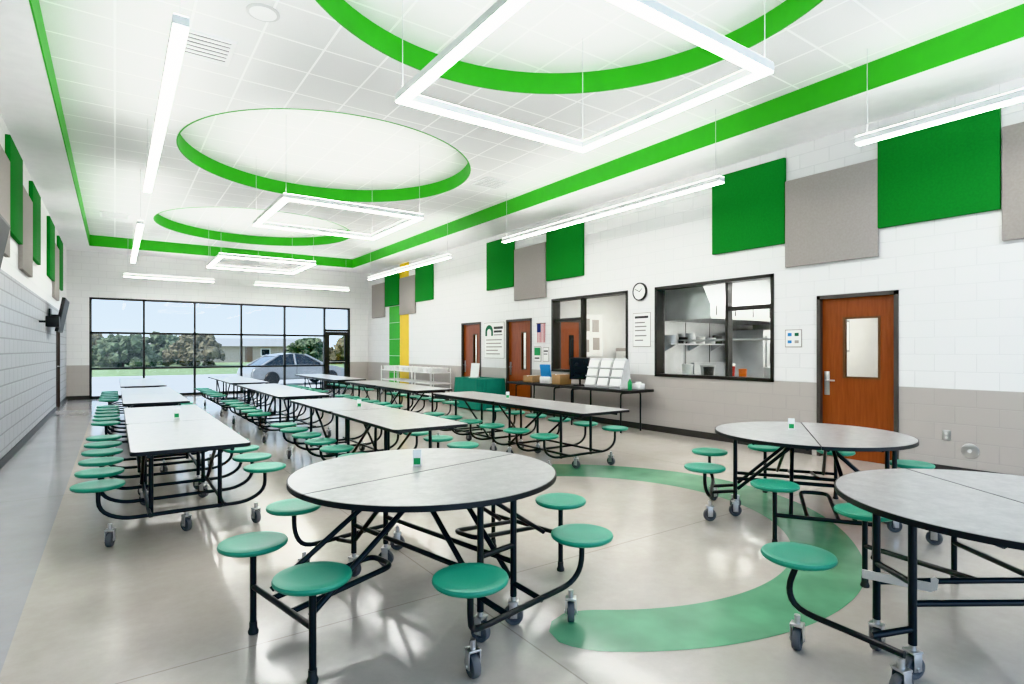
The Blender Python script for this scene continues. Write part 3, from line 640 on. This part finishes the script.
t = thing('sheet_holder', 'white sheet holder standing on the teal covered table', 'sign holder', (7.4, 12.2, .76), R(20)); MB().box(-.006, .006, -.13, .13, .01, .36, mat=Matrix.Rotation(R(8), 4, 'Y')).build('sheet', M['paper'], t); MB().box(-.06, .06, -.13, .13, 0, .012).build('base', M['bin'], t)
def cart(y, label, k):
    t = thing('wire_cart', label, 'cart', (7.4, y, 0), 0, 'wire carts along the far right wall')
    for x in (-.3, .3):
        for yy in (-.52, .52): MB().tube([(x, yy, .1), (x, yy, .95)], .014).build('post', M['bin'], t); add_caster(t, x, yy, .3)
    for z in (.2, .5, .8):
        mb = MB(); mb.ring([(-.32, -.54), (.32, -.54), (.32, .54), (-.32, .54)], [(-.3, -.52), (.3, -.52), (.3, .52), (-.3, .52)], z, z+.025)
        for q in range(9): mb.tube([(-.31, -.48+q*.12, z+.018), (.31, -.48+q*.12, z+.018)], .006, 6)
        mb.build('shelf', M['bin'], t)
    for zi, z in ((0, .225), (2, .825)):
        for q in range(3):
            b = thing('bin', 'white bin on %s shelf of the %s, %s' % (('lowest', 'middle', 'top')[zi], ('cart nearest teal table', 'middle cart', 'cart nearest yellow stripe')[k], ('camera end', 'centre', 'far end')[q]), 'bin', (7.4, y-.34+q*.34, z), 0, 'white bins on the wire carts')
            MB().prism(rrect(-.24, .24, -.14, .14, .03), 0, .11).build('body', M['bin'], b); MB().ring(rrect(-.255, .255, -.152, .152, .035), rrect(-.24, .24, -.14, .14, .03), .09, .12).build('rim', M['bin'], b)
cart(14.5, 'white wire cart with white bins nearest the teal covered table', 0); cart(15.75, 'middle white wire cart with bins along the right wall', 1); cart(17.0, 'white wire cart with white bins beside the yellow stripe', 2)

# ------------------------------------------------------------------ outdoors
GZ = -.16
struct(MB().box(-60, 80, 21.05, 42, GZ-.2, GZ).build('ground', M['conc']))
struct(MB().box(-80, 120, 42, 160, GZ-.2, GZ+.02).build('ground', M['grass']))
def car(x, y, rz, paint, label):
    t = thing('car', label, 'car', (x, y, GZ), rz); X = Matrix.Rotation(R(90), 4, 'X')
    mb = MB(); mb.prism([(-2.22, .28), (-2.3, .45), (-2.28, .7), (-2.15, .86), (-1.6, .93), (-.4, .95), (.9, .93), (1.6, .86), (2.1, .74), (2.28, .58), (2.3, .38), (2.2, .25)], -.88, .88, X)
    bmesh.ops.bevel(mb.bm, geom=mb.bm.edges[:], offset=.07, segments=3, affect='EDGES'); mb.build('body', paint, t)
    prof = [(-1.85, .9), (-1.3, 1.25), (-.95, 1.38), (-.35, 1.44), (.1, 1.40), (.5, 1.25), (1.15, .9)]
    mb = MB(); L = [mb.bm.verts.new((x, -.80+(z-.9)*.32, z)) for x, z in prof]; Q = [mb.bm.verts.new((x, .80-(z-.9)*.32, z)) for x, z in prof]
    for k in range(len(prof)-1): mb.bm.faces.new((L[k], L[k+1], Q[k+1], Q[k]))
    mb.bm.faces.new(L); mb.bm.faces.new(Q[::-1]); mb.build('cabin_glass', M['screen'], t)
    mb = MB(); mb.prism([(-1.1, 1.34), (-.95, 1.40), (-.35, 1.465), (.1, 1.425), (.3, 1.35)], -.62, .62, X)
    for s in (-1, 1):
        for p, q in (((-1.87, .81*s, .9), (-1.0, .65*s, 1.39)), ((1.17, .81*s, .9), (.2, .65*s, 1.40)), ((-.3, .82*s, .9), (-.32, .64*s, 1.43))): mb.tube([p, q], .045, 8)
    mb.build('roof', paint, t)
    for wx in (-1.4, 1.4):
        for s in (-1, 1):
            w_ = MB().lathe([(0, -.1), (.2, -.1), (.3, -.1), (.33, -.06), (.33, .06), (.3, .1), (.2, .1), (0, .1)], Matrix.Translation((wx, s*.84, .33)) @ X, 24).build('wheel', M['edge'], t)
            MB().cyl(.2, .1, .115, Matrix.Translation((wx, s*.84, .33)) @ Matrix.Rotation(R(90*s), 4, 'X')).build('hub', M['chrome'], w_)
    for s in (-1, 1): MB().box(.85, .98, s*.90-.06, s*.90+.06, .93, 1.03, .02).build('mirror', paint, t)
    for x in (-.28, .95): MB().box(x-.008, x+.008, -.884, -.878, .4, .9).build('door_gap', M['edge'], t)
    MB().box(2.18, 2.26, -.75, -.45, .55, .66, .02).build('headlight', M['bin'], t); MB().box(2.18, 2.26, .45, .75, .55, .66, .02).build('headlight', M['bin'], t)
car(6.9, 27.6, R(10), M['car_b'], 'silver grey car parked outside the window near the glass door')
def tree(x, y, h, w, m_, label, seed):
    t = thing('tree', label, 'tree', (x, y, GZ), 0, 'trees outside the windows'); rnd = random.Random(seed)
    MB().tube([(0, 0, 0), (.05, 0, h*.3), (0, .05, h*.6)], .12).build('trunk', M['bark'], t)
    mb = MB()
    for k in range(110):
        a, z = rnd.uniform(0, 6.28), rnd.uniform(.06, 1.0)
        rr = w*.5*math.sqrt(rnd.random())*(1.1-.6*z*z)
        s = w*rnd.uniform(.04, .085)
        vs = bmesh.ops.create_icosphere(mb.bm, subdivisions=2, radius=s, matrix=Matrix.Translation((rr*math.cos(a), rr*math.sin(a), z*h)))['verts']
        for v in vs: v.co += noise.noise_vector(v.co*6+Vector((seed, k, 0)))*s*1.1
    mb.build('foliage', M[m_], t)
TR_ = [(-6.2, 64, 3.1, 'leaf', 'green tree outside at the left edge of the windows'), (-2.6, 72, 2.9, 'leaf_a', 'brown tree outside behind the first left window pane'), (.6, 64, 2.7, 'leaf', 'low green tree outside behind the first left window pane'), (4.2, 72, 3.1, 'leaf', 'green tree outside behind the second window pane'), (6.6, 64, 2.9, 'leaf_a', 'brown autumn tree outside left of the tan house'),
       (19.5, 72, 2.8, 'leaf', 'green tree outside right of the tan house'), (22.0, 64, 2.7, 'leaf_a', 'brown tree outside above the parked car'), (25.5, 72, 3.4, 'leaf', 'green tree outside above the hood of the car'), (28.2, 64, 3.3, 'leaf', 'green tree outside behind the glass exit door'), (34.0, 72, 3.6, 'leaf_a', 'brown tree outside at the right edge of the windows')]
for i, (x, y, h, m_, lb) in enumerate(TR_): tree(x, y, h, 5.2, m_, lb, i*7.3)
t = thing('house', 'low tan house with grey roof far outside the windows', 'house', (13.0, 84, GZ)); MB().box(-9, 9, -3, 3, 0, 2.2).build('wall', M['brick'], t)
MB().prism([(-3.6, 2.1), (3.6, 2.1), (0, 3.2)], -9.4, 9.4, Matrix.Rotation(R(90), 4, 'Z') @ Matrix.Rotation(R(90), 4, 'X')).build('roof', M['roof'], t)
for x in (-6, -2.5, 3.5, 6.5): w_ = MB().box(x-.6, x+.6, -3.05, -3, .8, 1.8).build('window', M['paper'], t); MB().box(x-.5, x+.5, -3.07, -3.05, .9, 1.7).build('pane', M['screen'], w_)
MB().box(1, 1.9, -3.05, -3, 0, 2.0).build('door', M['wood_l'], t)

# ------------------------------------------------------------------ light and camera
wd = bpy.data.worlds.new('sky'); sc.world = wd; wd.use_nodes = True; nt = wd.node_tree; bg = nt.nodes['Background']
tc = nt.nodes.new('ShaderNodeTexCoord'); sp = nt.nodes.new('ShaderNodeSeparateXYZ'); nt.links.new(tc.outputs['Generated'], sp.inputs[0])
rp = nt.nodes.new('ShaderNodeValToRGB'); rp.color_ramp.elements[0].color = (.74, .87, 1, 1); rp.color_ramp.elements[0].position = 0
rp.color_ramp.elements[1].color = (.50, .70, 1, 1); rp.color_ramp.elements[1].position = .35
nt.links.new(sp.outputs[2], rp.inputs[0]); nt.links.new(rp.outputs[0], bg.inputs[0]); bg.inputs[1].default_value = 1.5
sun = bpy.data.lights.new('sun', 'SUN'); sun.energy = 4.5; sun.angle = R(1); sun.color = (1, .96, .9)
so = bpy.data.objects.new('sun', sun); C.objects.link(so); so.rotation_euler = Vector((.75, .22, -.75)).to_track_quat('-Z', 'Y').to_euler()
cam = bpy.data.cameras.new('camera'); co = bpy.data.objects.new('camera', cam); C.objects.link(co)
co.location = (0, 0, 1.45); co.rotation_euler = (R(90), 0, -R(35.05)); cam.sensor_width = 36; cam.lens = 566/1024*36; cam.shift_y = 8/1024; cam.clip_start = .05; cam.clip_end = 500
sc.camera = co
sc.view_settings.view_transform = 'Khronos PBR Neutral'
sc.view_settings.exposure = .74
